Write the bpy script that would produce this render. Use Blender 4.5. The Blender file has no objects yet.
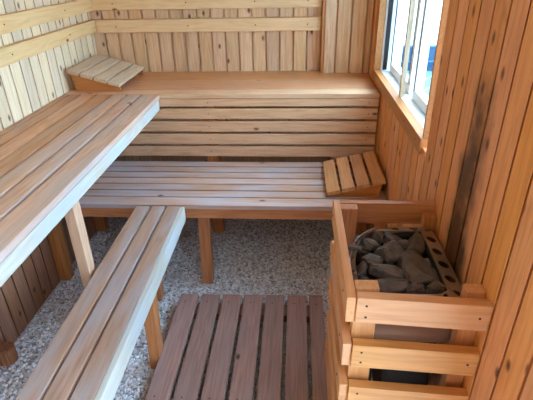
import bpy, bmesh, math, random
from mathutils import Vector, Matrix, noise
random.seed(11)
scene = bpy.context.scene
col = scene.collection
XR = 1.542; U = .798; L = .45          # room width, heights of the upper and lower benches
YF = -3.0; ZC = 2.05                   # front wall plane, ceiling height

# ------------------------------------------------------------------ materials
def nd(nt, t, **k):
    n = nt.nodes.new(t)
    for a, b in k.items(): setattr(n, a, b)
    return n
def new_mat(name):
    m = bpy.data.materials.new(name); m.use_nodes = True
    nt = m.node_tree; b = nt.nodes['Principled BSDF']
    return m, nt, b
def math_(nt, op, a, b=None, c=None):
    n = nd(nt, 'ShaderNodeMath', operation=op)
    for i, v in enumerate((a, b, c)):
        if v is None: continue
        if isinstance(v, (int, float)): n.inputs[i].default_value = v
        else: nt.links.new(v, n.inputs[i])
    return n.outputs[0]
def mixc(nt, f, a, b, mode='MIX'):
    n = nd(nt, 'ShaderNodeMix', data_type='RGBA', blend_type=mode)
    for s, v in ((n.inputs[0], f), (n.inputs[6], a), (n.inputs[7], b)):
        if isinstance(v, (int, float)): s.default_value = v
        elif isinstance(v, tuple): s.default_value = v if len(v) == 4 else (*v, 1)
        else: nt.links.new(v, s)
    return n.outputs[2]
def ramp(nt, f, stops):
    n = nd(nt, 'ShaderNodeValToRGB'); nt.links.new(f, n.inputs[0])
    cr = n.color_ramp
    while len(cr.elements) < len(stops): cr.elements.new(.5)
    for e, (p, c) in zip(cr.elements, stops): e.position = p; e.color = (*c, 1) if len(c) == 3 else c
    return n.outputs[0]
def srgb(r, g, b):
    f = lambda c: (c/255/12.92 if c/255 <= .04045 else ((c/255+.055)/1.055)**2.4)
    return (f(r), f(g), f(b))

def wood(name, light, dark, axis='X', knots=.5, rough=.55, vary=.10, board=None, off=0., weather=None, stain=False, spec=.4, ext=0.):
    """procedural timber: grain runs along `axis`; board = (across-axis, pitch) gives each wall board its own tone"""
    m, nt, b = new_mat(name)
    tc = nd(nt, 'ShaderNodeTexCoord'); co = tc.outputs['Object']
    oi = nd(nt, 'ShaderNodeObjectInfo')
    sep = nd(nt, 'ShaderNodeSeparateXYZ'); nt.links.new(co, sep.inputs[0])
    comp = {'X': sep.outputs[0], 'Y': sep.outputs[1], 'Z': sep.outputs[2]}
    if board:
        ax, pitch = board
        idx = math_(nt, 'FLOOR', math_(nt, 'DIVIDE', math_(nt, 'SUBTRACT', comp[ax], off), pitch))
        wn = nd(nt, 'ShaderNodeTexWhiteNoise', noise_dimensions='1D'); nt.links.new(idx, wn.inputs['W'])
        rnd = wn.outputs['Value']
    else:
        rnd = oi.outputs['Random']
    shift = math_(nt, 'MULTIPLY', rnd, 37.)
    along = math_(nt, 'ADD', comp[axis], shift)
    others = [a for a in 'XYZ' if a != axis]
    cmb = nd(nt, 'ShaderNodeCombineXYZ')
    nt.links.new(math_(nt, 'MULTIPLY', along, 1.3), cmb.inputs[0])
    nt.links.new(math_(nt, 'ADD', math_(nt, 'MULTIPLY', comp[others[0]], 20.), shift), cmb.inputs[1])
    nt.links.new(math_(nt, 'MULTIPLY', comp[others[1]], 20.), cmb.inputs[2])
    n1 = nd(nt, 'ShaderNodeTexNoise'); n1.inputs['Scale'].default_value = 1.1
    n1.inputs['Detail'].default_value = 3; n1.inputs['Distortion'].default_value = .7
    nt.links.new(cmb.outputs[0], n1.inputs['Vector'])
    # growth rings
    rings = math_(nt, 'FRACT', math_(nt, 'MULTIPLY', n1.outputs[0], 7.))
    rings = math_(nt, 'ABSOLUTE', math_(nt, 'SUBTRACT', math_(nt, 'MULTIPLY', rings, 2.), 1.))
    n2 = nd(nt, 'ShaderNodeTexNoise'); n2.inputs['Scale'].default_value = 5.; n2.inputs['Detail'].default_value = 2
    nt.links.new(cmb.outputs[0], n2.inputs['Vector'])
    f = math_(nt, 'ADD', math_(nt, 'MULTIPLY', rings, .22), math_(nt, 'MULTIPLY', n2.outputs[0], .80))
    base = ramp(nt, f, [(.05, dark), (.62, light)])
    if weather:            # grey worn patches
        n3 = nd(nt, 'ShaderNodeTexNoise'); n3.inputs['Scale'].default_value = 3.2; n3.inputs['Detail'].default_value = 4
        c3 = nd(nt, 'ShaderNodeCombineXYZ')
        nt.links.new(math_(nt, 'MULTIPLY', along, .8), c3.inputs[0])
        nt.links.new(math_(nt, 'MULTIPLY', comp[others[0]], 4.), c3.inputs[1])
        nt.links.new(c3.outputs[0], n3.inputs['Vector'])
        wf = ramp(nt, n3.outputs[0], [(.42, (0, 0, 0)), (.62, (1, 1, 1))])
        base = mixc(nt, math_(nt, 'MULTIPLY', wf, weather[1]), base, weather[0])
    if knots:
        kc = nd(nt, 'ShaderNodeCombineXYZ')
        nt.links.new(math_(nt, 'MULTIPLY', along, 7.), kc.inputs[0])
        nt.links.new(math_(nt, 'ADD', math_(nt, 'MULTIPLY', math_(nt, 'ADD', comp[others[0]], comp[others[1]]), 13.), shift), kc.inputs[1])
        vo = nd(nt, 'ShaderNodeTexVoronoi', voronoi_dimensions='2D'); vo.inputs['Scale'].default_value = 1.
        nt.links.new(kc.outputs[0], vo.inputs['Vector'])
        sc = nd(nt, 'ShaderNodeSeparateColor'); nt.links.new(vo.outputs['Color'], sc.inputs[0])
        on = math_(nt, 'LESS_THAN', sc.outputs[0], knots)
        k = ramp(nt, vo.outputs['Distance'], [(.04, (1, 1, 1)), (.08, (.6, .6, .6)), (.13, (0, 0, 0))])
        kf = math_(nt, 'MULTIPLY', math_(nt, 'MULTIPLY', k, on), .95)
        base = mixc(nt, kf, base, (dark[0]*.22, dark[1]*.13, dark[2]*.10))
    if stain:              # soot scorch beside the heater (a patch with its own ragged shape)
        n4 = nd(nt, 'ShaderNodeTexNoise'); n4.inputs['Scale'].default_value = 9.; n4.inputs['Detail'].default_value = 4
        c4 = nd(nt, 'ShaderNodeCombineXYZ')
        nt.links.new(comp['Y'], c4.inputs[1]); nt.links.new(math_(nt, 'MULTIPLY', comp['Z'], 1.0), c4.inputs[2])
        nt.links.new(c4.outputs[0], n4.inputs['Vector'])
        dy = math_(nt, 'DIVIDE', math_(nt, 'ABSOLUTE', math_(nt, 'SUBTRACT', comp['Y'], -1.660)), .080)
        dz = math_(nt, 'DIVIDE', math_(nt, 'ABSOLUTE', math_(nt, 'SUBTRACT', comp['Z'], .80)), .44)
        d = math_(nt, 'ADD', math_(nt, 'POWER', dy, 2.), math_(nt, 'POWER', dz, 2.))
        s = math_(nt, 'SUBTRACT', math_(nt, 'ADD', math_(nt, 'MULTIPLY', n4.outputs[0], 3.0), -.5), d)
        sf = ramp(nt, s, [(.0, (0, 0, 0)), (1.0, (.9, .9, .9))])
        base = mixc(nt, sf, base, srgb(66, 34, 20))
    hsv = nd(nt, 'ShaderNodeHueSaturation'); nt.links.new(base, hsv.inputs['Color'])
    nt.links.new(math_(nt, 'ADD', math_(nt, 'MULTIPLY', rnd, 2*vary), 1-vary), hsv.inputs['Value'])
    r2 = math_(nt, 'FRACT', math_(nt, 'MULTIPLY', rnd, 17.3))
    nt.links.new(math_(nt, 'ADD', math_(nt, 'MULTIPLY', r2, .12), .94), hsv.inputs['Saturation'])
    nt.links.new(math_(nt, 'ADD', math_(nt, 'MULTIPLY', r2, .006), .496), hsv.inputs['Hue'])
    nt.links.new(hsv.outputs[0], b.inputs['Base Color'])
    b.inputs['Roughness'].default_value = rough; b.inputs['Specular IOR Level'].default_value = spec
    bp = nd(nt, 'ShaderNodeBump'); bp.inputs['Strength'].default_value = .12; bp.inputs['Distance'].default_value = .002
    nt.links.new(f, bp.inputs['Height']); nt.links.new(bp.outputs[0], b.inputs['Normal'])
    return m
_wc = {}
STY = {
 'pale':    dict(light=srgb(236,200,148), dark=srgb(214,170,116), knots=.10, vary=.05),
 'bench':   dict(light=srgb(206,152,104), dark=srgb(160,102,62), knots=.05, vary=.13, rough=.5, weather=(srgb(186,168,158), .45)),
 'benchpale':dict(light=srgb(222,196,162), dark=srgb(184,146,108), knots=.03, vary=.08, rough=.5, weather=(srgb(206,200,194), .6)),
 'riser':   dict(light=srgb(216,174,138), dark=srgb(174,130,96), knots=.05, vary=.08, rough=.5),
 'lacquer': dict(light=srgb(224,180,140), dark=srgb(190,140,100), knots=.03, vary=.05, rough=.28, spec=.6),
 'lower':   dict(light=srgb(190,150,126), dark=srgb(142,102,80), knots=.02, vary=.12, rough=.42, weather=(srgb(180,171,178), .75)),
 'lowbench':dict(light=srgb(178,140,116), dark=srgb(134,98,78), knots=.03, vary=.16, rough=.5, weather=(srgb(166,158,160), .65)),
 'frame':   dict(light=srgb(190,126,76), dark=srgb(146,86,46), knots=.04, vary=.06),
 'guard':   dict(light=srgb(218,156,100), dark=srgb(188,124,72), knots=.0, vary=.05, rough=.5),
 'old':     dict(light=srgb(160,122,110), dark=srgb(112,80,72), knots=.05, vary=.10, rough=.75, weather=(srgb(140,116,110), .5)),
 'rest':    dict(light=srgb(214,192,162), dark=srgb(178,148,116), knots=.0, vary=.07),
 'rest2':   dict(light=srgb(214,158,112), dark=srgb(172,112,70), knots=.0, vary=.10),
 'benchgrey':dict(light=srgb(204,168,142), dark=srgb(160,120,96), knots=.02, vary=.12, rough=.5, weather=(srgb(186,174,170), .6)),
 'fascia':  dict(light=srgb(202,196,182), dark=srgb(166,156,138), knots=.0, vary=.05, rough=.5, weather=(srgb(186,196,202), .7)),
 'casing':  dict(light=srgb(190,128,82), dark=srgb(156,98,58), knots=.02, vary=.04),
 'gloss':   dict(light=srgb(208,148,100), dark=srgb(168,106,64), knots=.03, vary=.06, rough=.28, spec=.6),
 'log':     dict(light=srgb(150,98,60), dark=srgb(86,50,30), knots=.2, vary=.05, rough=.8),
}
def W(style, axis='X'):
    k = (style, axis)
    if k not in _wc: _wc[k] = wood('wood_%s_%s' % (style, axis.lower()), axis=axis, **STY[style])
    return _wc[k]
def flat(name, c, rough=.5, metal=0., bump=0., bscale=60, spec=.5, var=0.):
    m, nt, b = new_mat(name)
    b.inputs['Base Color'].default_value = (*c, 1); b.inputs['Roughness'].default_value = rough; b.inputs['Metallic'].default_value = metal
    b.inputs['Specular IOR Level'].default_value = spec
    if bump or var:
        tc = nd(nt, 'ShaderNodeTexCoord')
        n = nd(nt, 'ShaderNodeTexNoise'); n.inputs['Scale'].default_value = bscale; n.inputs['Detail'].default_value = 5
        nt.links.new(tc.outputs['Object'], n.inputs['Vector'])
        if var:
            oi = nd(nt, 'ShaderNodeObjectInfo')
            c1 = ramp(nt, n.outputs[0], [(.3, tuple(x*(1-var) for x in c)), (.7, tuple(min(1, x*(1+var)) for x in c))])
            h = nd(nt, 'ShaderNodeHueSaturation'); nt.links.new(c1, h.inputs['Color'])
            nt.links.new(math_(nt, 'ADD', math_(nt, 'MULTIPLY', oi.outputs['Random'], .6), .7), h.inputs['Value'])
            nt.links.new(h.outputs[0], b.inputs['Base Color'])
        if bump:
            bp = nd(nt, 'ShaderNodeBump'); bp.inputs['Strength'].default_value = bump; bp.inputs['Distance'].default_value = .004
            nt.links.new(n.outputs[0], bp.inputs['Height']); nt.links.new(bp.outputs[0], b.inputs['Normal'])
    return m
M_screw = flat('screw_steel', srgb(62, 50, 44), .5, .6)
M_steel = flat('brushed_steel', srgb(168, 150, 132), .42, .75, bump=.05, bscale=120)
M_body  = flat('heater_body_metal', srgb(168, 124, 92), .42, .6)
M_black = flat('heater_black', srgb(24, 22, 22), .6, .2)
M_stone = flat('sauna_stone', srgb(92, 78, 70), .62, 0, bump=1., bscale=55, var=.45, spec=.7)
M_white = flat('white_paint', srgb(232, 238, 240), .4)
M_dark  = flat('dark_gasket', srgb(50, 48, 48), .6)

# ------------------------------------------------------------------ mesh helpers
def link(name, me, mat=None, parent=None, loc=(0, 0, 0), rot=(0, 0, 0)):
    o = bpy.data.objects.new(name, me); col.objects.link(o)
    if mat: me.materials.append(mat)
    o.location = loc; o.rotation_euler = rot
    if parent: o.parent = parent
    return o
def bm_mesh(bm, name):
    me = bpy.data.meshes.new(name); bm.to_mesh(me); bm.free(); return me
def add_box(bm, c, s, bev=0., rot=None):
    m = Matrix.Translation(c) @ (rot.to_4x4() if rot else Matrix.Identity(4)) @ Matrix.Diagonal((*s, 1))
    r = bmesh.ops.create_cube(bm, size=1, matrix=m)
    if bev:
        es = {e for v in r['verts'] for e in v.link_edges}
        bmesh.ops.bevel(bm, geom=list(es), offset=bev, segments=2, affect='EDGES', profile=.6)
def wpos(p):           # accumulated location of an (unrotated) chain of parents
    v = Vector((0, 0, 0))
    while p: v += p.location; p = p.parent
    return v
def bx(name, x, y, z, mat, parent=None, bev=.0025, rot=(0, 0, 0)):
    """box spanning world ranges x, y, z; grain axis follows the longest side when mat is a style name"""
    c = Vector(((x[0]+x[1])/2, (y[0]+y[1])/2, (z[0]+z[1])/2)); s = (x[1]-x[0], y[1]-y[0], z[1]-z[0])
    if isinstance(mat, str): mat = W(mat, 'XYZ'[s.index(max(s))])
    bm = bmesh.new(); add_box(bm, (0, 0, 0), s, bev)
    return link(name, bm_mesh(bm, name), mat, parent, c - wpos(parent), rot)
def screw(p, n, parent, r=.0032):
    bm = bmesh.new()
    bmesh.ops.create_cone(bm, cap_ends=True, segments=10, radius1=r, radius2=r*.8, depth=.0016)
    q = Vector((0, 0, 1)).rotation_difference(Vector(n))
    base = wpos(parent)
    return link('screw', bm_mesh(bm, 'screw'), M_screw, parent, Vector(p) + Vector(n)*.0005 - base, q.to_euler())
def empty(name, loc, label, cat, group=None):
    o = bpy.data.objects.new(name, None); col.objects.link(o); o.location = loc; o.empty_display_size = .1
    o['label'] = label; o['category'] = cat
    if group: o['group'] = group
    return o
def tag(o, label, cat, group=None):
    o['label'] = label; o['category'] = cat
    if group: o['group'] = group
def struct(o): o['kind'] = 'structure'; return o

# ------------------------------------------------------------------ room shell
def board_wall(name, u0, u1, pitch, off, place, mat, zfun, gap=.0075, th=.014):
    """vertical tongue-and-groove boards; place(u, v, d) -> world point, d = how far the face stands into the room"""
    bm = bmesh.new()
    k = math.floor((u0-off)/pitch)
    while off + k*pitch < u1:
        a, b = max(u0, off+k*pitch), min(u1, off+(k+1)*pitch)
        for (lo, hi) in zfun((a+b)/2):
            g = gap/2; ch = .0015
            prof = [(a, -.022), (a+g+.006, -.022), (a+g+.006, -.006), (a+g, -.0009), (a+g+.0009, 0), (b-g-.0009, 0), (b-g, -.0009), (b-g-.006, -.006), (b-g-.006, -.022), (b, -.022)]
            lo_ = [bm.verts.new(place(u, lo, d)) for u, d in prof]; hi_ = [bm.verts.new(place(u, hi, d)) for u, d in prof]
            for i in range(len(prof)-1): bm.faces.new((lo_[i], lo_[i+1], hi_[i+1], hi_[i]))
            blo = [bm.verts.new(place(u, lo, -.024-th)) for u in (a, b)]; bhi = [bm.verts.new(place(u, hi, -.024-th)) for u in (a, b)]
            bm.faces.new((blo[1], blo[0], bhi[0], bhi[1]))
            bm.faces.new(lo_[::-1] + [blo[0], blo[1]][::1]); bm.faces.new(hi_ + [bhi[1], bhi[0]])
            bm.faces.new((blo[0], lo_[0], hi_[0], bhi[0])); bm.faces.new((lo_[-1], blo[1], bhi[1], hi_[-1]))
        k += 1
    bmesh.ops.recalc_face_normals(bm, faces=bm.faces)
    return struct(link(name, bm_mesh(bm, name), mat))

full = lambda u: [(-.06, ZC)]
DY0, DY1, DZ1 = -2.86, -2.16, 1.93   # open doorway at the near end of the right wall
WY0, WY1, WZ0, WZ1 = -1.25, -.285, .862, 1.50      # window opening in the right wall
pine = dict(knots=.42, vary=.10, rough=.6)
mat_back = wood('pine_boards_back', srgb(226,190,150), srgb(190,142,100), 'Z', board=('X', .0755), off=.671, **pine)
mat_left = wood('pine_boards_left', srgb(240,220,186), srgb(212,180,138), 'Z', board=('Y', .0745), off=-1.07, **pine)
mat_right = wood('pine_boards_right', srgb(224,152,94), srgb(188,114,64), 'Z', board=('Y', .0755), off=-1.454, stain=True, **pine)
board_wall('wall_back', -.045, XR+.03, .0755, .671, lambda u, v, d: (u, -d, v), mat_back, full)
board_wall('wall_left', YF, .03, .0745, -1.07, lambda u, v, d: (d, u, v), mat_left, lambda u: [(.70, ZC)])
mat_low = wood('pine_boards_low', srgb(152,104,76), srgb(112,72,50), 'Z', board=('Y', .0745), off=-1.07, knots=.2, vary=.12, rough=.7)  # left-wall boards below bench height, in a darker brown
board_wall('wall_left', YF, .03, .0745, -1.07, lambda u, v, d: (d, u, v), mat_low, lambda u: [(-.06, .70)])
def zr(u):
    if DY0 < u < DY1: return [(-.06, 0), (DZ1, ZC)]
    return [(-.06, WZ0-.03), (WZ1+.03, ZC)] if WY0-.02 < u < WY1+.02 else [(-.06, ZC)]
board_wall('wall_right', YF, .03, .0755, -1.454, lambda u, v, d: (XR-d, u, v), mat_right, zr)
# front wall behind the camera, and the frame of the doorway
board_wall('wall_front', -.03, XR+.03, .0755, .02, lambda u, v, d: (u, YF+d, v), mat_back, full)
bm = bmesh.new()
add_box(bm, (XR+.012, DY0-.005, .965), (.06, .03, 1.93), .003); add_box(bm, (XR+.012, DY1+.005, .965), (.06, .03, 1.93), .003); add_box(bm, (XR+.012, (DY0+DY1)/2, 1.947), (.06, DY1-DY0+.04, .03), .003)
struct(link('door_1', bm_mesh(bm, 'door_1'), W('frame', 'Z')))
bm = bmesh.new(); add_box(bm, (XR/2, YF/2, ZC+.02), (XR+.1, -YF+.1, .04))
struct(link('ceiling', bm_mesh(bm, 'ceiling'), wood('pine_ceiling', srgb(232,204,164), srgb(204,164,118), 'Y', board=('X', .0755), **pine)))

# boxed-in panel at the back right corner
PN = -.062
def corner(u, v, d): return (u, PN-d, v)
wc = board_wall('wall_corner', 1.290, XR, .0765, 1.278, corner, mat_back, lambda u: [(U, ZC)], th=.022)
struct(bx('trim_1', (1.276, 1.2905), (PN-.001, 0.0), (U, ZC), 'frame', None, .002))

# floor: soil sheet + loose gravel
m, nt, b = new_mat('gravel_bed')
tc = nd(nt, 'ShaderNodeTexCoord'); vo = nd(nt, 'ShaderNodeTexVoronoi'); vo.inputs['Scale'].default_value = 150
nt.links.new(tc.outputs['Object'], vo.inputs['Vector'])
s = nd(nt, 'ShaderNodeSeparateColor'); nt.links.new(vo.outputs['Color'], s.inputs[0])
nt.links.new(ramp(nt, s.outputs[0], [(0, srgb(150,146,146)), (.5, srgb(206,204,206)), (1, srgb(240,240,244))]), b.inputs['Base Color'])
bp = nd(nt, 'ShaderNodeBump'); bp.invert = True; bp.inputs['Distance'].default_value = .006; bp.inputs['Strength'].default_value = .8
nt.links.new(vo.outputs['Distance'], bp.inputs['Height']); nt.links.new(bp.outputs[0], b.inputs['Normal']); b.inputs['Roughness'].default_value = .8
bm = bmesh.new(); add_box(bm, (XR/2, YF/2, -.035), (XR, -YF, .06))
struct(link('floor', bm_mesh(bm, 'floor'), m))
m, nt, b = new_mat('pebbles')
ge = nd(nt, 'ShaderNodeNewGeometry')
nt.links.new(ramp(nt, ge.outputs['Random Per Island'], [(0, srgb(128,124,130)), (.15, srgb(190,190,198)), (.5, srgb(236,238,246)), (.85, srgb(250,251,255)), (1, srgb(214,204,194))]), b.inputs['Base Color'])
b.inputs['Roughness'].default_value = .6
ico = bmesh.new(); bmesh.ops.create_icosphere(ico, subdivisions=1, radius=1)
iv = [v.co.copy() for v in ico.verts]; ico.verts.index_update(); fi = [[v.index for v in f.verts] for f in ico.faces]; ico.free()
vs, fs = [], []
rg = random.Random(5)
for i in range(31000):
    # more pebbles where the floor shows
    x = rg.uniform(.01, XR-.01); y = rg.uniform(-2.0, -.02) if i % 5 else rg.uniform(-2.9, -2.0)
    r = rg.uniform(.0038, .0074); h = .0035*noise.noise(Vector((x*6, y*6, 0)))
    z = -.0045 + h + rg.uniform(0, .003)
    sx, sy, sz = r*rg.uniform(.75, 1.3), r*rg.uniform(.75, 1.3), r*rg.uniform(.55, .85)
    a = rg.uniform(0, 6.28); ca, sa = math.cos(a), math.sin(a); tl = rg.uniform(-.5, .5)
    n0 = len(vs)
    for v in iv:
        j = rg.uniform(.85, 1.15); X, Y, Z = v.x*sx*j, v.y*sy*j, v.z*sz*j + v.x*sx*tl*.5
        vs.append((x+X*ca-Y*sa, y+X*sa+Y*ca, z+Z))
    fs += [(a_+n0, b_+n0, c_+n0) for a_, b_, c_ in fi]
me = bpy.data.meshes.new('gravel'); me.from_pydata(vs, [], fs)
g = link('gravel', me, m); tag(g, 'loose pale grey gravel covering the whole sauna floor', 'gravel'); g['kind'] = 'stuff'

# ------------------------------------------------------------------ rails on the walls
def wall_rail(label, x, y, z, scr, n):
    o = bx('wall_rail', x, y, z, 'pale', None, .003)
    tag(o, label, 'backrest rail')
    for p in scr: screw(p, n, o, .0035)
    return o
wall_rail('lower pale pine rail along the left board wall', (.002, .034), (-2.4, -.004), (1.022, 1.087), [(.034, y, 1.055) for y in (-.35, -.86, -1.4, -1.9)], (1, 0, 0))
wall_rail('upper pale pine rail along the left board wall', (.002, .034), (-2.4, -.004), (1.132, 1.196), [(.034, y, 1.165) for y in (-.35, -.86, -1.4, -1.9)], (1, 0, 0))
wall_rail('lower pale pine rail across the back wall', (.036, 1.274), (-.034, -.002), (1.018, 1.085), [(x, -.034, 1.05) for x in (.15, .55, .92, 1.2)], (0, -1, 0))
wall_rail('upper pale pine rail across the back wall', (.036, 1.274), (-.034, -.002), (1.134, 1.200), [(x, -.034, 1.167) for x in (.15, .55, .92, 1.2)], (0, -1, 0))

# ------------------------------------------------------------------ benches
# upper back bench with its slatted riser
b1 = empty('upper_bench', (.77, -.25, 0), 'upper bench across the back wall with glossy orange top and five-slat front', 'bench')
for y0, y1 in ((-.200, -.002), (-.408, -.203), (-.493, -.411)):
    bx('seat_slat', (.003, XR-.006), (y0, y1), (U-.022, U), 'lacquer' if y1 < -.4 else 'gloss', b1)
for z0, z1 in ((.736, .7735), (.6725, .7255), (.6075, .661), (.5415, .596), (.476, .530)):
    s = bx('riser_slat', (.003, XR-.008), (-.493, -.475), (z0, z1), 'riser', b1)
    for x in (.715, 1.49): screw((x, -.493, (z0+z1)/2), (0, -1, 0), s, .0028)
for x in (.035, .715, 1.505):
    bx('leg', (x-.03, x+.03), (-.474, -.43), (0, U-.024), 'frame', b1)

# upper left bench
b2 = empty('upper_bench', (.24, -1.5, 0), 'upper bench along the left wall with long slats and pale front board', 'bench')
xs = [(.003, .031), (.042, .087), (.098, .1665), (.1785, .2435), (.2555, .3185), (.3305, .391), (.403, .485)]
for i, (a, c) in enumerate(xs):
    bx('seat_slat', (a, c), (-2.55, -.496), (U-.022, U), 'bench' if i < 4 else 'benchgrey', b2, .0035)
bx('front_board', (.462, .479), (-2.55, -.499), (.722, U-.028), 'fascia', b2)
for y in (-.56, -1.415, -2.4):
    bx('cross_beam', (.01, .454), (y-.03, y+.03), (.725, U-.0235), 'frame', b2)
bx('leg', (.422, .4555), (-1.440, -1.392), (0, .7235), 'riser', b2)
bx('leg', (.402, .455), (-2.45, -2.39), (0, .7235), 'frame', b2)

# lower back bench
b3 = empty('lower_bench', (.77, -.73, 0), 'lower slatted bench across the room below the five-slat front', 'bench')
ys = [-.501, -.559, -.569, -.625, -.635, -.691, -.701, -.757, -.767, -.822, -.832, -.887, -.897, -.966]
for k in range(7):
    bx('seat_slat', (.003, XR-.006), (ys[2*k+1], ys[2*k]), (L-.02, L), 'lower', b3)
bx('front_beam', (.003, XR-.006), (-.960, -.930), (.382, L-.0215), 'frame', b3)
bx('rear_beam', (.003, XR-.006), (-.4985, -.4745), (.382, L-.0215), 'frame', b3)
for x in (.03, .735, 1.51):
    if x == .735: bx('leg', (.712, .762), (-.928, -.875), (0, .4285), 'frame', b3, rot=(0, math.radians(1.6), 0))
    else: bx('leg', (x-.025, x+.025), (-.928, -.88), (0, .4285), 'frame', b3)

# narrow low bench
b4 = empty('low_bench', (.575, -1.7, 0), 'narrow low bench of three long slats standing on gravel', 'bench')
b4.rotation_euler = (0, 0, math.radians(.5))
for a, c in ((.477, .535), (.544, .600), (.609, .666)):
    bx('seat_slat', (a, c), (-2.5, -.978), (L-.021, L), 'lowbench', b4, rot=(0, 0, 0))
bx('front_board', (.667, .684), (-2.5, -.979), (.382, L-.001), 'fascia', b4)
bx('rear_board', (.482, .500), (-2.5, -.979), (.382, L-.022), 'frame', b4)
bx('leg', (.614, .654), (-1.445, -1.388), (0, L-.022), 'frame', b4, rot=(0, math.radians(2.2), 0))
for y in (-1.03, -1.415, -2.35):
    bx('cross_beam', (.502, .610 if y == -1.415 else .665), (y-.025, y+.025), (.385, L-.022), 'frame', b4)
for y in (-1.03, -2.35):
    if y < -2: bx('leg', (.60, .65), (y-.03, y+.02), (0, .384), 'frame', b4)
bx('leg', (.505, .55), (-1.06, -1.01), (0, .384), 'frame', b4)

# duckboard
dk = empty('duckboard', (.96, -1.5, 0), 'reddish brown slatted wooden duckboard lying on the gravel', 'duckboard')
for k in range(7):
    x0 = .643 + k*.0945
    s = bx('slat', (x0, x0+.0805 if k < 6 else x0+.057), (-2.15, -1.077+.002*k), (.038, .062), 'old', dk, .004)
    for y in (-1.125, -1.61): screw((x0+.03, y, .062), (0, 0, 1), s, .003)
for y0 in (-1.175, -1.665, -2.12):
    bx('batten', (.65, 1.268), (y0, y0+.07), (.004, .0375), 'old', dk)

# wooden offcut by the left wall
bm = bmesh.new()
bmesh.ops.create_cone(bm, cap_ends=True, segments=22, radius1=.034, radius2=.032, depth=.075)
for v in bm.verts:
    v.co.x *= 1 + .07*noise.noise(v.co*40); v.co.y *= 1 + .07*noise.noise(v.co*40+Vector((3, 0, 0)))
bmesh.ops.bevel(bm, geom=[e for e in bm.edges if len(e.link_faces) == 2 and any(len(f.verts) > 4 for f in e.link_faces)], offset=.005, segments=2, affect='EDGES')
o = link('wood_stub', bm_mesh(bm, 'wood_stub'), W('log', 'Z'), None, (.036, -1.425, .036)); tag(o, 'short rough brown wooden stub on the gravel against the left wall', 'wood stub')

# ------------------------------------------------------------------ headrests
def headrest(label, xh, xl, y0, y1, zh, zl, seat, style):
    """xh = x of the high end, xl = x of the low end"""
    t = empty('headrest', ((xh+xl)/2, (y0+y1)/2, seat), label, 'headrest')
    n = 4; L_ = math.hypot(xl-xh, zl-zh); ux = (xl-xh)/L_; uz = (zl-zh)/L_
    ang = -math.atan2(uz, ux) if ux > 0 else -math.atan2(-uz, -ux)
    w = L_/n - .010
    th = .018
    nx, nz = (-uz, ux) if ux > 0 else (uz, -ux)
    for k in range(n):
        c = (k+.5)*L_/n
        cx = xh+ux*c - nx*th/2; cz = zh+uz*c - nz*th/2
        bm = bmesh.new(); add_box(bm, (0, 0, 0), (w, y1-y0, th), .003)
        link('slat', bm_mesh(bm, 'slat'), W(style, 'Y'), t, Vector((cx, (y0+y1)/2, cz)) - wpos(t), (0, ang, 0))
    for yy in (y0+.012, y1-.030):                      # wedge-shaped side boards
        s = 1 if xl > xh else -1
        xa, xb = xh + .014*s, xl - .008*s
        def top(x): return zh + (zl-zh)*(x-xh)/(xl-xh) - th/abs(ux) - .0008
        pts = [(xa + .012*s, seat+.0005), (xb, seat+.0005), (xb, max(seat+.002, top(xb))), (xa, top(xa))]
        bm = bmesh.new()
        f0 = [bm.verts.new((p[0]-t.location.x, yy-t.location.y, p[1]-t.location.z)) for p in pts]
        f1 = [bm.verts.new((p[0]-t.location.x, yy+.018-t.location.y, p[1]-t.location.z)) for p in pts]
        bm.faces.new(f0); bm.faces.new(f1[::-1])
        for i in range(4): bm.faces.new((f0[i], f1[i], f1[(i+1) % 4], f0[(i+1) % 4]))
        bmesh.ops.recalc_face_normals(bm, faces=bm.faces)
        link('side_board', bm_mesh(bm, 'side_board'), W('frame', 'X'), t)
    return t
headrest('sloping slatted headrest on the upper bench in the back left corner', .022, .284, -.45, -.045, .910, .836, U, 'rest')
headrest('sloping slatted headrest on the lower bench against the window wall', 1.527, 1.274, -.886, -.55, .538, .474, L, 'rest2')

# ------------------------------------------------------------------ window (right wall)
def wpart(name, boxes, mat, parent=None, bev=.002):
    bm = bmesh.new()
    c0 = Vector(((boxes[0][0]+boxes[0][1])/2, (boxes[0][2]+boxes[0][3])/2, (boxes[0][4]+boxes[0][5])/2))
    for a, b_, c, d, e, f in boxes:
        add_box(bm, Vector(((a+b_)/2, (c+d)/2, (e+f)/2))-c0, (b_-a, d-c, f-e), bev)
    return link(name, bm_mesh(bm, name), mat, parent, c0 - wpos(parent))
win = bpy.data.objects.new('window_1', None); col.objects.link(win); win.location = (XR, (WY0+WY1)/2, WZ0); struct(win)
casing = wpart('window_casing', [(XR-.010, XR+.022, WY0-.014, WY1+.072, WZ0-.052, WZ0), (XR-.010, XR+.022, WY0-.024, WY1+.072, WZ1, WZ1+.055),
    (XR-.010, XR+.022, WY1, WY1+.072, WZ0+.0005, WZ1-.0005), (XR-.002, XR+.022, WY0-.010, WY0, WZ0+.0005, WZ1-.0005)], W('casing', 'Y'), win)
for p in ((XR-.010, -1.02, .838), (XR-.010, -1.2, .838), (XR-.010, -.24, 1.1)): screw(p, (-1, 0, 0), casing)
wpart('window_lining', [(XR+.023, XR+.12, WY0-.02, WY1+.02, WZ0-.02, WZ0-.001), (XR+.023, XR+.12, WY0-.02, WY1+.02, WZ1+.001, WZ1+.02),
    (XR+.023, XR+.12, WY1+.001, WY1+.02, WZ0, WZ1), (XR+.023, XR+.12, WY0-.02, WY0-.001, WZ0, WZ1)], M_white, win)
wpart('mullion', [(XR+.016, XR+.034, -.796, -.774, WZ0+.001, WZ1-.001)], W('rest', 'Z'), win)
wpart('gasket', [(XR+.030, XR+.050, WY1-.014, WY1-.003, WZ0+.002, WZ1-.003)], M_dark, win)
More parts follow.
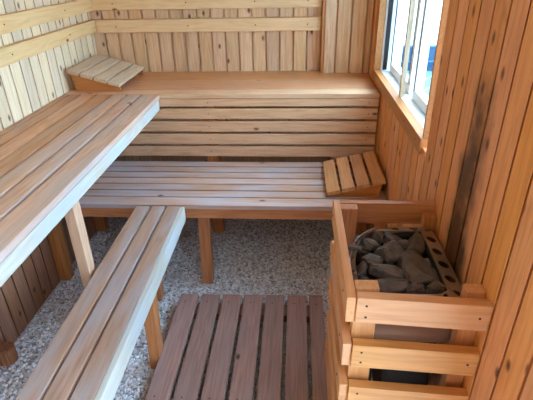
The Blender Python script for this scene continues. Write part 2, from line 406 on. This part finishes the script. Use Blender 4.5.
def sash(y0, y1, x0, name, w=.036):
    s = wpart(name, [(x0, x0+.034, y0, y1, WZ0+.002, WZ0+.002+w), (x0, x0+.034, y0, y1, WZ1-.002-w, WZ1-.002),
        (x0, x0+.034, y0, y0+w, WZ0+w+.003, WZ1-w-.003), (x0, x0+.034, y1-w, y1, WZ0+w+.003, WZ1-w-.003)], M_white, win)
    sb = wpart('glazing_bead', [(x0-.003, x0-.0005, y0+w-.006, y0+w-.0035, WZ0+w, WZ1-w), (x0-.003, x0-.0005, y1-w+.0035, y1-w+.006, WZ0+w, WZ1-w)], M_dark, s, 0)
    wpart('pane', [(x0+.014, x0+.018, y0+w-.003, y1-w+.003, WZ0+w, WZ1-w)], M_glass, s, 0)
m, nt, b = new_mat('window_glass')
b.inputs['Base Color'].default_value = (.9, .98, 1, 1); b.inputs['Roughness'].default_value = 0; b.inputs['IOR'].default_value = 1.02
b.inputs['Transmission Weight'].default_value = 1
M_glass = m
sash(-.755, -.306, XR+.062, 'sash'); sash(WY0+.004, -.802, XR+.062, 'sash')

# ------------------------------------------------------------------ outside, seen through the window
m_pav, nt, b = new_mat('deck_planks')
tc = nd(nt, 'ShaderNodeTexCoord'); mp = nd(nt, 'ShaderNodeMapping'); mp.inputs['Rotation'].default_value = (0, 0, math.radians(35))
nt.links.new(tc.outputs['Object'], mp.inputs[0]); sp = nd(nt, 'ShaderNodeSeparateXYZ'); nt.links.new(mp.outputs[0], sp.inputs[0])
fr = math_(nt, 'FRACT', math_(nt, 'MULTIPLY', sp.outputs[0], 4.5))
ns = nd(nt, 'ShaderNodeTexNoise'); ns.inputs['Scale'].default_value = 1.6; nt.links.new(tc.outputs['Object'], ns.inputs['Vector'])
c_ = mixc(nt, ns.outputs[0], (.05, .105, .13), (.10, .17, .18))
nt.links.new(mixc(nt, math_(nt, 'LESS_THAN', fr, .12), c_, (.20, .28, .30)), b.inputs['Base Color']); b.inputs['Roughness'].default_value = .7
bm = bmesh.new(); add_box(bm, (4.8, 1.8, -.34), (6.3, 7.2, .08))
o = struct(link('ground', bm_mesh(bm, 'ground'), m_pav))
bm = bmesh.new(); add_box(bm, (0, 0, -.42), (60, 60, .06))
struct(link('ground', bm_mesh(bm, 'ground_far'), flat('white_paving', (.8, .8, .8), .8)))
lw = empty('garden_wall', (4.5, 5.1, -.3), 'low blue garden wall with a light cap, outside the window', 'wall')
bx('wall_block', (1.9, 7.5), (5.0, 5.2), (-.3, -.17), flat('blue_shaded', (.015, .06, .13), .7), lw)  # blue kept very dark: shade on this strip is put into the colour
bx('cap', (1.9, 7.5), (4.97, 5.2), (-.168, -.145), flat('pale_blue_cap', (.05, .13, .19), .6), lw)
bx('upper_block', (1.9, 7.5), (5.03, 5.2), (-.143, .07), bpy.data.materials['blue_shaded'], lw)
hs = empty('garden_building', (4.5, 9.3, -.39), 'plain white rendered building beyond the low blue wall outside', 'building')
bx('wall_block', (1.2, 9.5), (8.9, 11), (-.39, 3.6), flat('white_render', (.85, .87, .88), .8), hs)
bx('roof', (1.0, 9.7), (8.7, 11.2), (3.602, 3.75), flat('grey_roof', (.2, .2, .22), .8), hs)

# ------------------------------------------------------------------ heater guard
gd = empty('heater_guard', (1.40, -1.67, 0), 'orange pine slatted guard rail fence around the sauna heater', 'heater guard')
tops = [.750, .618, .486, .354, .222]
for i, t in enumerate(tops):
    r = bx('side_rail', (1.251, 1.271), (-1.893+.002*i, -1.470-.004*i), (t-.066, t), 'guard', gd, .002)
    for y in (-1.83, -1.50): screw((1.251, y, t-.033), (-1, 0, 0), r)
    f = bx('front_rail', (1.2715, 1.541), (-1.902, -1.878), (t-.066, t), 'guard', gd, .002, rot=(0, math.radians(1.6), math.radians(-1.8)))
    def fp(x, z): # point on the tilted front face
        return (x, -1.902 - (x-1.406)*math.tan(math.radians(1.8)), z - (x-1.406)*math.tan(math.radians(1.6)))
    for x, z in ((1.292, t-.020), (1.292, t-.05), (1.52, t-.033)):
        p = Vector(fp(x, z)) - wpos(f)
        inv = f.rotation_euler.to_matrix().inverted()
        s = screw(wpos(f), (0, -1, 0), f); s.location = inv @ p
    if i < 4:
        bx('rear_rail', (1.2715, 1.541), (-1.478, -1.458), (t-.066-.004, t-.004), 'frame', gd, .002)
for x0, x1, y0, y1, h in ((1.2715, 1.322, -1.866, -1.836, .7535), (1.502, 1.541, -1.864, -1.834, .748), (1.2715, 1.319, -1.510, -1.480, .745), (1.505, 1.541, -1.510, -1.480, .722)):
    p = bx('post', (x0, x1), (y0, y1), (0, h), 'guard' if y0 < -1.7 else 'frame', gd, .0025)

# ------------------------------------------------------------------ heater
ht = empty('sauna_heater', (1.40, -1.67, 0), 'metal sauna heater with perforated rim full of dark stones', 'heater')
poly = [(1.500, -1.832), (1.520, -1.826), (1.528, -1.80), (1.527, -1.55), (1.520, -1.522), (1.495, -1.514), (1.42, -1.5145), (1.345, -1.545), (1.302, -1.60), (1.278, -1.70), (1.278, -1.80), (1.290, -1.826), (1.310, -1.832)]
for _ in range(2):
    q = []
    for i in range(len(poly)):
        a, c = Vector(poly[i]), Vector(poly[(i+1) % len(poly)])
        q += [a*.8+c*.2, a*.2+c*.8]
    poly = q
poly = [Vector(p) for p in poly]
clen = [0]
for i in range(len(poly)): clen.append(clen[-1] + (poly[(i+1) % len(poly)]-poly[i]).length)
TOT = clen[-1]; cen = sum(poly, Vector((0, 0)))/len(poly)
def path(s):
    s %= TOT
    for i in range(len(poly)):
        if s <= clen[i+1]:
            a, c = poly[i], poly[(i+1) % len(poly)]; t = (s-clen[i])/max(1e-9, clen[i+1]-clen[i])
            return a.lerp(c, t)
    return poly[0]
def nrm(s):
    d = (path(s+.012)-path(s-.012)).normalized(); n = Vector((d.y, -d.x))
    if n.dot(path(s)-cen) < 0: n = -n
    return n
def cw(s):
    p = path(s); t = max(0, min(1, (p.x-1.33)/.10))
    if p.y < -1.80: t = max(0, min(1, (p.x-1.46)/.05))
    return .012 + .028*t*t*(3-2*t)
def collar_pt(s, w, dz=0):       # w 0 outer .. 1 inner
    p, n = path(s), nrm(s)
    q = p - n*(cw(s)*w)
    return (q.x-ht.location.x, q.y-ht.location.y, .692 + .012*w + dz)
NSEG = 18; sl = TOT/NSEG
bm = bmesh.new()
for k in range(NSEG):
    s0 = k*sl; sq, ci = [], []
    for j in range(16):
        a = 2*math.pi*(j+.5)/16; ca, sa = math.cos(a), math.sin(a)
        mx = max(abs(ca), abs(sa)); u, v = ca/mx, sa/mx
        sq.append(bm.verts.new(collar_pt(s0+sl*(.5+u*.5), .5+v*.5)))
        wd = cw(s0+sl*.5); hr = min(.0135, wd*.34)
        ci.append((bm.verts.new(collar_pt(s0+sl*.5+ca*hr, .5+sa*hr/wd)), bm.verts.new(collar_pt(s0+sl*.5+ca*hr, .5+sa*hr/wd, -.002))))
    # square corners
    for j in range(16):
        j2 = (j+1) % 16
        bm.faces.new((sq[j], sq[j2], ci[j2][0], ci[j][0])); bm.faces.new((ci[j][0], ci[j2][0], ci[j2][1], ci[j][1]))
    for cu, cv, j in ((1, 1, 1), (0, 1, 5), (0, 0, 9), (1, 0, 13)):
        c = bm.verts.new(collar_pt(s0+sl*cu, cv)); bm.faces.new((sq[j], c, sq[j+1]))
bmesh.ops.remove_doubles(bm, verts=bm.verts, dist=1e-5); bmesh.ops.recalc_face_normals(bm, faces=bm.faces)
rim = link('perforated_rim', bm_mesh(bm, 'perforated_rim'), M_steel, ht)
sm = rim.modifiers.new('solid', 'SOLIDIFY'); sm.thickness = .0015
def shell(name, levels, mat, closed=True, parent=ht):
    """levels: (z, inset, scale)"""
    bm = bmesh.new(); rings = []; N = 72
    for z, inset, sc in levels:
        r = []
        for i in range(N):
            s = TOT*i/N; p = path(s) - nrm(s)*inset; p = cen + (p-cen)*sc
            r.append(bm.verts.new((p.x-ht.location.x, p.y-ht.location.y, z)))
        rings.append(r)
    for a, c in zip(rings, rings[1:]):
        for i in range(N): bm.faces.new((a[i], a[(i+1) % N], c[(i+1) % N], c[i]))
    if closed: bm.faces.new(rings[-1])
    bmesh.ops.recalc_face_normals(bm, faces=bm.faces)
    for f in bm.faces: f.smooth = True
    return link(name, bm_mesh(bm, name), mat, parent)
sh = shell('outer_shell', [(.6915, .001, 1), (.66, .001, 1), (.60, .001, .995), (.57, .002, .97), (.55, .006, .90), (.54, .01, .72)], M_body)
sh.modifiers.new('s', 'SOLIDIFY').thickness = .0015
ls = shell('stone_basket', [(.700, .042, 1), (.68, .043, 1), (.62, .044, .97), (.58, .044, .9)], M_black)
ls.modifiers.new('s', 'SOLIDIFY').thickness = .0012
bx('control_box', (1.372, 1.497), (-1.79, -1.56), (.28, .538), M_black, ht, .012)
for x, y in ((1.385, -1.77), (1.485, -1.77), (1.385, -1.58), (1.485, -1.58)):
    bx('foot', (x-.01, x+.01), (y-.01, y+.01), (0, .281), M_black, ht, .002)
# bright edge strip on the left of the basket
bm = bmesh.new(); N = 40
pr_, s0_, s1_ = [], None, None
ss = [i*TOT/200 for i in range(200)]
left = [s for s in ss if path(s).x < 1.37 and path(s).y > -1.80]
for s in left:
    p, n = path(s), nrm(s)
    pr_.append([(p.x+n.x*.0015-ht.location.x, p.y+n.y*.0015-ht.location.y, z) for z in (.687, .7)] + [(p.x-n.x*.001-ht.location.x, p.y-n.y*.001-ht.location.y, z) for z in (.7, .6935)])
rows = [[bm.verts.new(c) for c in r] for r in pr_]
for a, c in zip(rows, rows[1:]):
    if (a[0].co-c[0].co).length > .03: continue
    for i in range(4): bm.faces.new((a[i], c[i], c[(i+1) % 4], a[(i+1) % 4]))
link('edge_strip', bm_mesh(bm, 'edge_strip'), M_steel, ht)

# ------------------------------------------------------------------ stones
CAM = Vector((1.14168, -2.62707, 1.36928))
stones = [  # x, y, z, size x, y, z, tilt, spin, label
 (1.437, -1.712, .694, .078, .125, .045, .15, .38, 'large flat brown slab stone in the middle of the heater'),
 (1.386, -1.650, .694, .074, .062, .050, .2, .3, 'rounded brown stone just behind the middle slab stone'),
 (1.362, -1.735, .700, .085, .034, .036, .1, -.45, 'long narrow dark stone lying left of the middle slab stone'),
 (1.362, -1.782, .686, .098, .042, .050, -.1, .05, 'wide grey brown stone at the front left inside the guard'),
 (1.420, -1.792, .684, .052, .034, .044, .1, .3, 'small brown stone at the front centre behind the front rail'),
 (1.465, -1.785, .684, .044, .040, .044, .1, .6, 'light brown stone in the front right corner of the heater'),
 (1.463, -1.606, .686, .050, .082, .050, .15, -.25, 'upright dark brown stone beside the back right rim'),
 (1.478, -1.738, .676, .028, .055, .045, .2, .2, 'brown stone wedged between the slab stone and right rim'),
 (1.404, -1.738, .684, .036, .046, .045, .3, .8, 'brown stone tucked between the narrow stone and the slab'),
 (1.340, -1.680, .688, .050, .052, .046, -.3, .6, 'dark stone at the left behind the narrow stone'),
 (1.308, -1.705, .680, .032, .050, .045, .2, .1, 'small dark stone by the left edge of the heater'),
 (1.343, -1.618, .700, .056, .034, .032, .4, .5, 'pale shiny angular stone at the back left of the heater'),
 (1.408, -1.572, .690, .060, .040, .040, -.3, -.3, 'dark grey stone leaning on the back rim'),
 (1.296, -1.640, .706, .045, .018, .012, .1, -.15, 'thin shiny grey stone chip poking towards the left rail'),
 (1.310, -1.762, .678, .032, .034, .042, .2, .3, 'small dark stone beside the front left post'),
 (1.430, -1.612, .690, .034, .034, .034, .2, .1, 'little flat grey stone between the back right stones'),
 (1.484, -1.672, .676, .026, .050, .040, .1, .0, 'dark stone under the right rim behind the slab'),
 (1.366, -1.578, .698, .036, .030, .030, .4, 1.2, 'small pointed blue grey stone at the very back left'),
]
for i, (x, y, z, sx, sy, sz, tl, sp_, lab) in enumerate(stones):
    rg = random.Random(100+i); bm = bmesh.new()
    for k in range(22):
        v = Vector((rg.gauss(0, 1), rg.gauss(0, 1), rg.gauss(0, 1))).normalized()
        v = Vector([max(-.8, min(.8, c*1.15)) for c in v])
        bm.verts.new((v.x*sx*.60, v.y*sy*.60, v.z*sz*.60))
    r = bmesh.ops.convex_hull(bm, input=bm.verts)
    bmesh.ops.delete(bm, geom=[v for v in bm.verts if not v.link_faces], context='VERTS')
    bmesh.ops.bevel(bm, geom=list(bm.edges), offset=.0022, segments=2, affect='EDGES')
    bmesh.ops.recalc_face_normals(bm, faces=bm.faces)
    o = link('stone', bm_mesh(bm, 'stone'), M_stone, None, (x, y, z), (tl, tl*.6, sp_)); tag(o, lab, 'stone', 'sauna stones in the heater')
# lower layers of the same stones, seen only in the chinks
rg = random.Random(9)
for i in range(9):
    bm = bmesh.new()
    for k in range(16):
        v = Vector((rg.gauss(0, 1), rg.gauss(0, 1), rg.gauss(0, 1))).normalized(); bm.verts.new((v.x*.038, v.y*.038, v.z*.026))
    bmesh.ops.convex_hull(bm, input=bm.verts)
    bmesh.ops.delete(bm, geom=[v for v in bm.verts if not v.link_faces], context='VERTS')
    o = link('stone', bm_mesh(bm, 'stone'), M_stone, None, (1.335+.052*(i % 3), -1.77+.09*(i//3), .638)); tag(o, 'dark stone in the lower layer below the top stones of the heater', 'stone', 'stones of the lower layer in the heater')

# ------------------------------------------------------------------ light: overcast sky through the window and the doorway
w = bpy.data.worlds.new('world'); scene.world = w; w.use_nodes = True
nt = w.node_tree; bg = nt.nodes['Background']
tc = nd(nt, 'ShaderNodeTexCoord'); vm = nd(nt, 'ShaderNodeVectorMath', operation='DOT_PRODUCT')
nt.links.new(tc.outputs['Generated'], vm.inputs[0]); vm.inputs[1].default_value = Vector((1, .3, .75)).normalized()
gl = math_(nt, 'POWER', math_(nt, 'MAXIMUM', vm.outputs['Value'], 0.), 3.)      # brighter quarter of the overcast sky
sky = mixc(nt, gl, (.28, .43, .58), (1.85, 2.8, 3.75))
nt.links.new(sky, bg.inputs['Color']); bg.inputs['Strength'].default_value = 1.0
def portal(loc, rot, sx, sy):
    l = bpy.data.lights.new('portal', 'AREA'); l.shape = 'RECTANGLE'; l.size = sx; l.size_y = sy; l.cycles.is_portal = True
    o = bpy.data.objects.new('portal', l); col.objects.link(o); o.location = loc; o.rotation_euler = rot
portal((XR+.11, (WY0+WY1)/2, (WZ0+WZ1)/2), (0, math.radians(90), 0), WZ1-WZ0, WY1-WY0)
portal((XR+.05, (DY0+DY1)/2, DZ1/2), (0, math.radians(90), 0), DZ1, DY1-DY0)

# ------------------------------------------------------------------ camera
cd = bpy.data.cameras.new('camera'); cam = bpy.data.objects.new('camera', cd); col.objects.link(cam)
cd.sensor_fit = 'HORIZONTAL'; cd.sensor_width = 36; cd.lens = 453.05/533*36; cd.clip_start = .02
R = Vector((.99801217, .05994307, -.01945598)); Up = Vector((-.01115672, .47189211, .88158571)); F = Vector((-.06202607, .8796162, -.47162284))
cam.matrix_world = Matrix(((R.x, Up.x, -F.x, CAM.x), (R.y, Up.y, -F.y, CAM.y), (R.z, Up.z, -F.z, CAM.z), (0, 0, 0, 1)))
scene.camera = cam
vs_ = scene.view_settings
vs_.view_transform = 'Standard'; vs_.look = 'None'; vs_.gamma = 1; vs_.use_curve_mapping = False
vs_.exposure = 3.15
scene.cycles.max_bounces = 14; scene.cycles.diffuse_bounces = 8; scene.cycles.transmission_bounces = 8
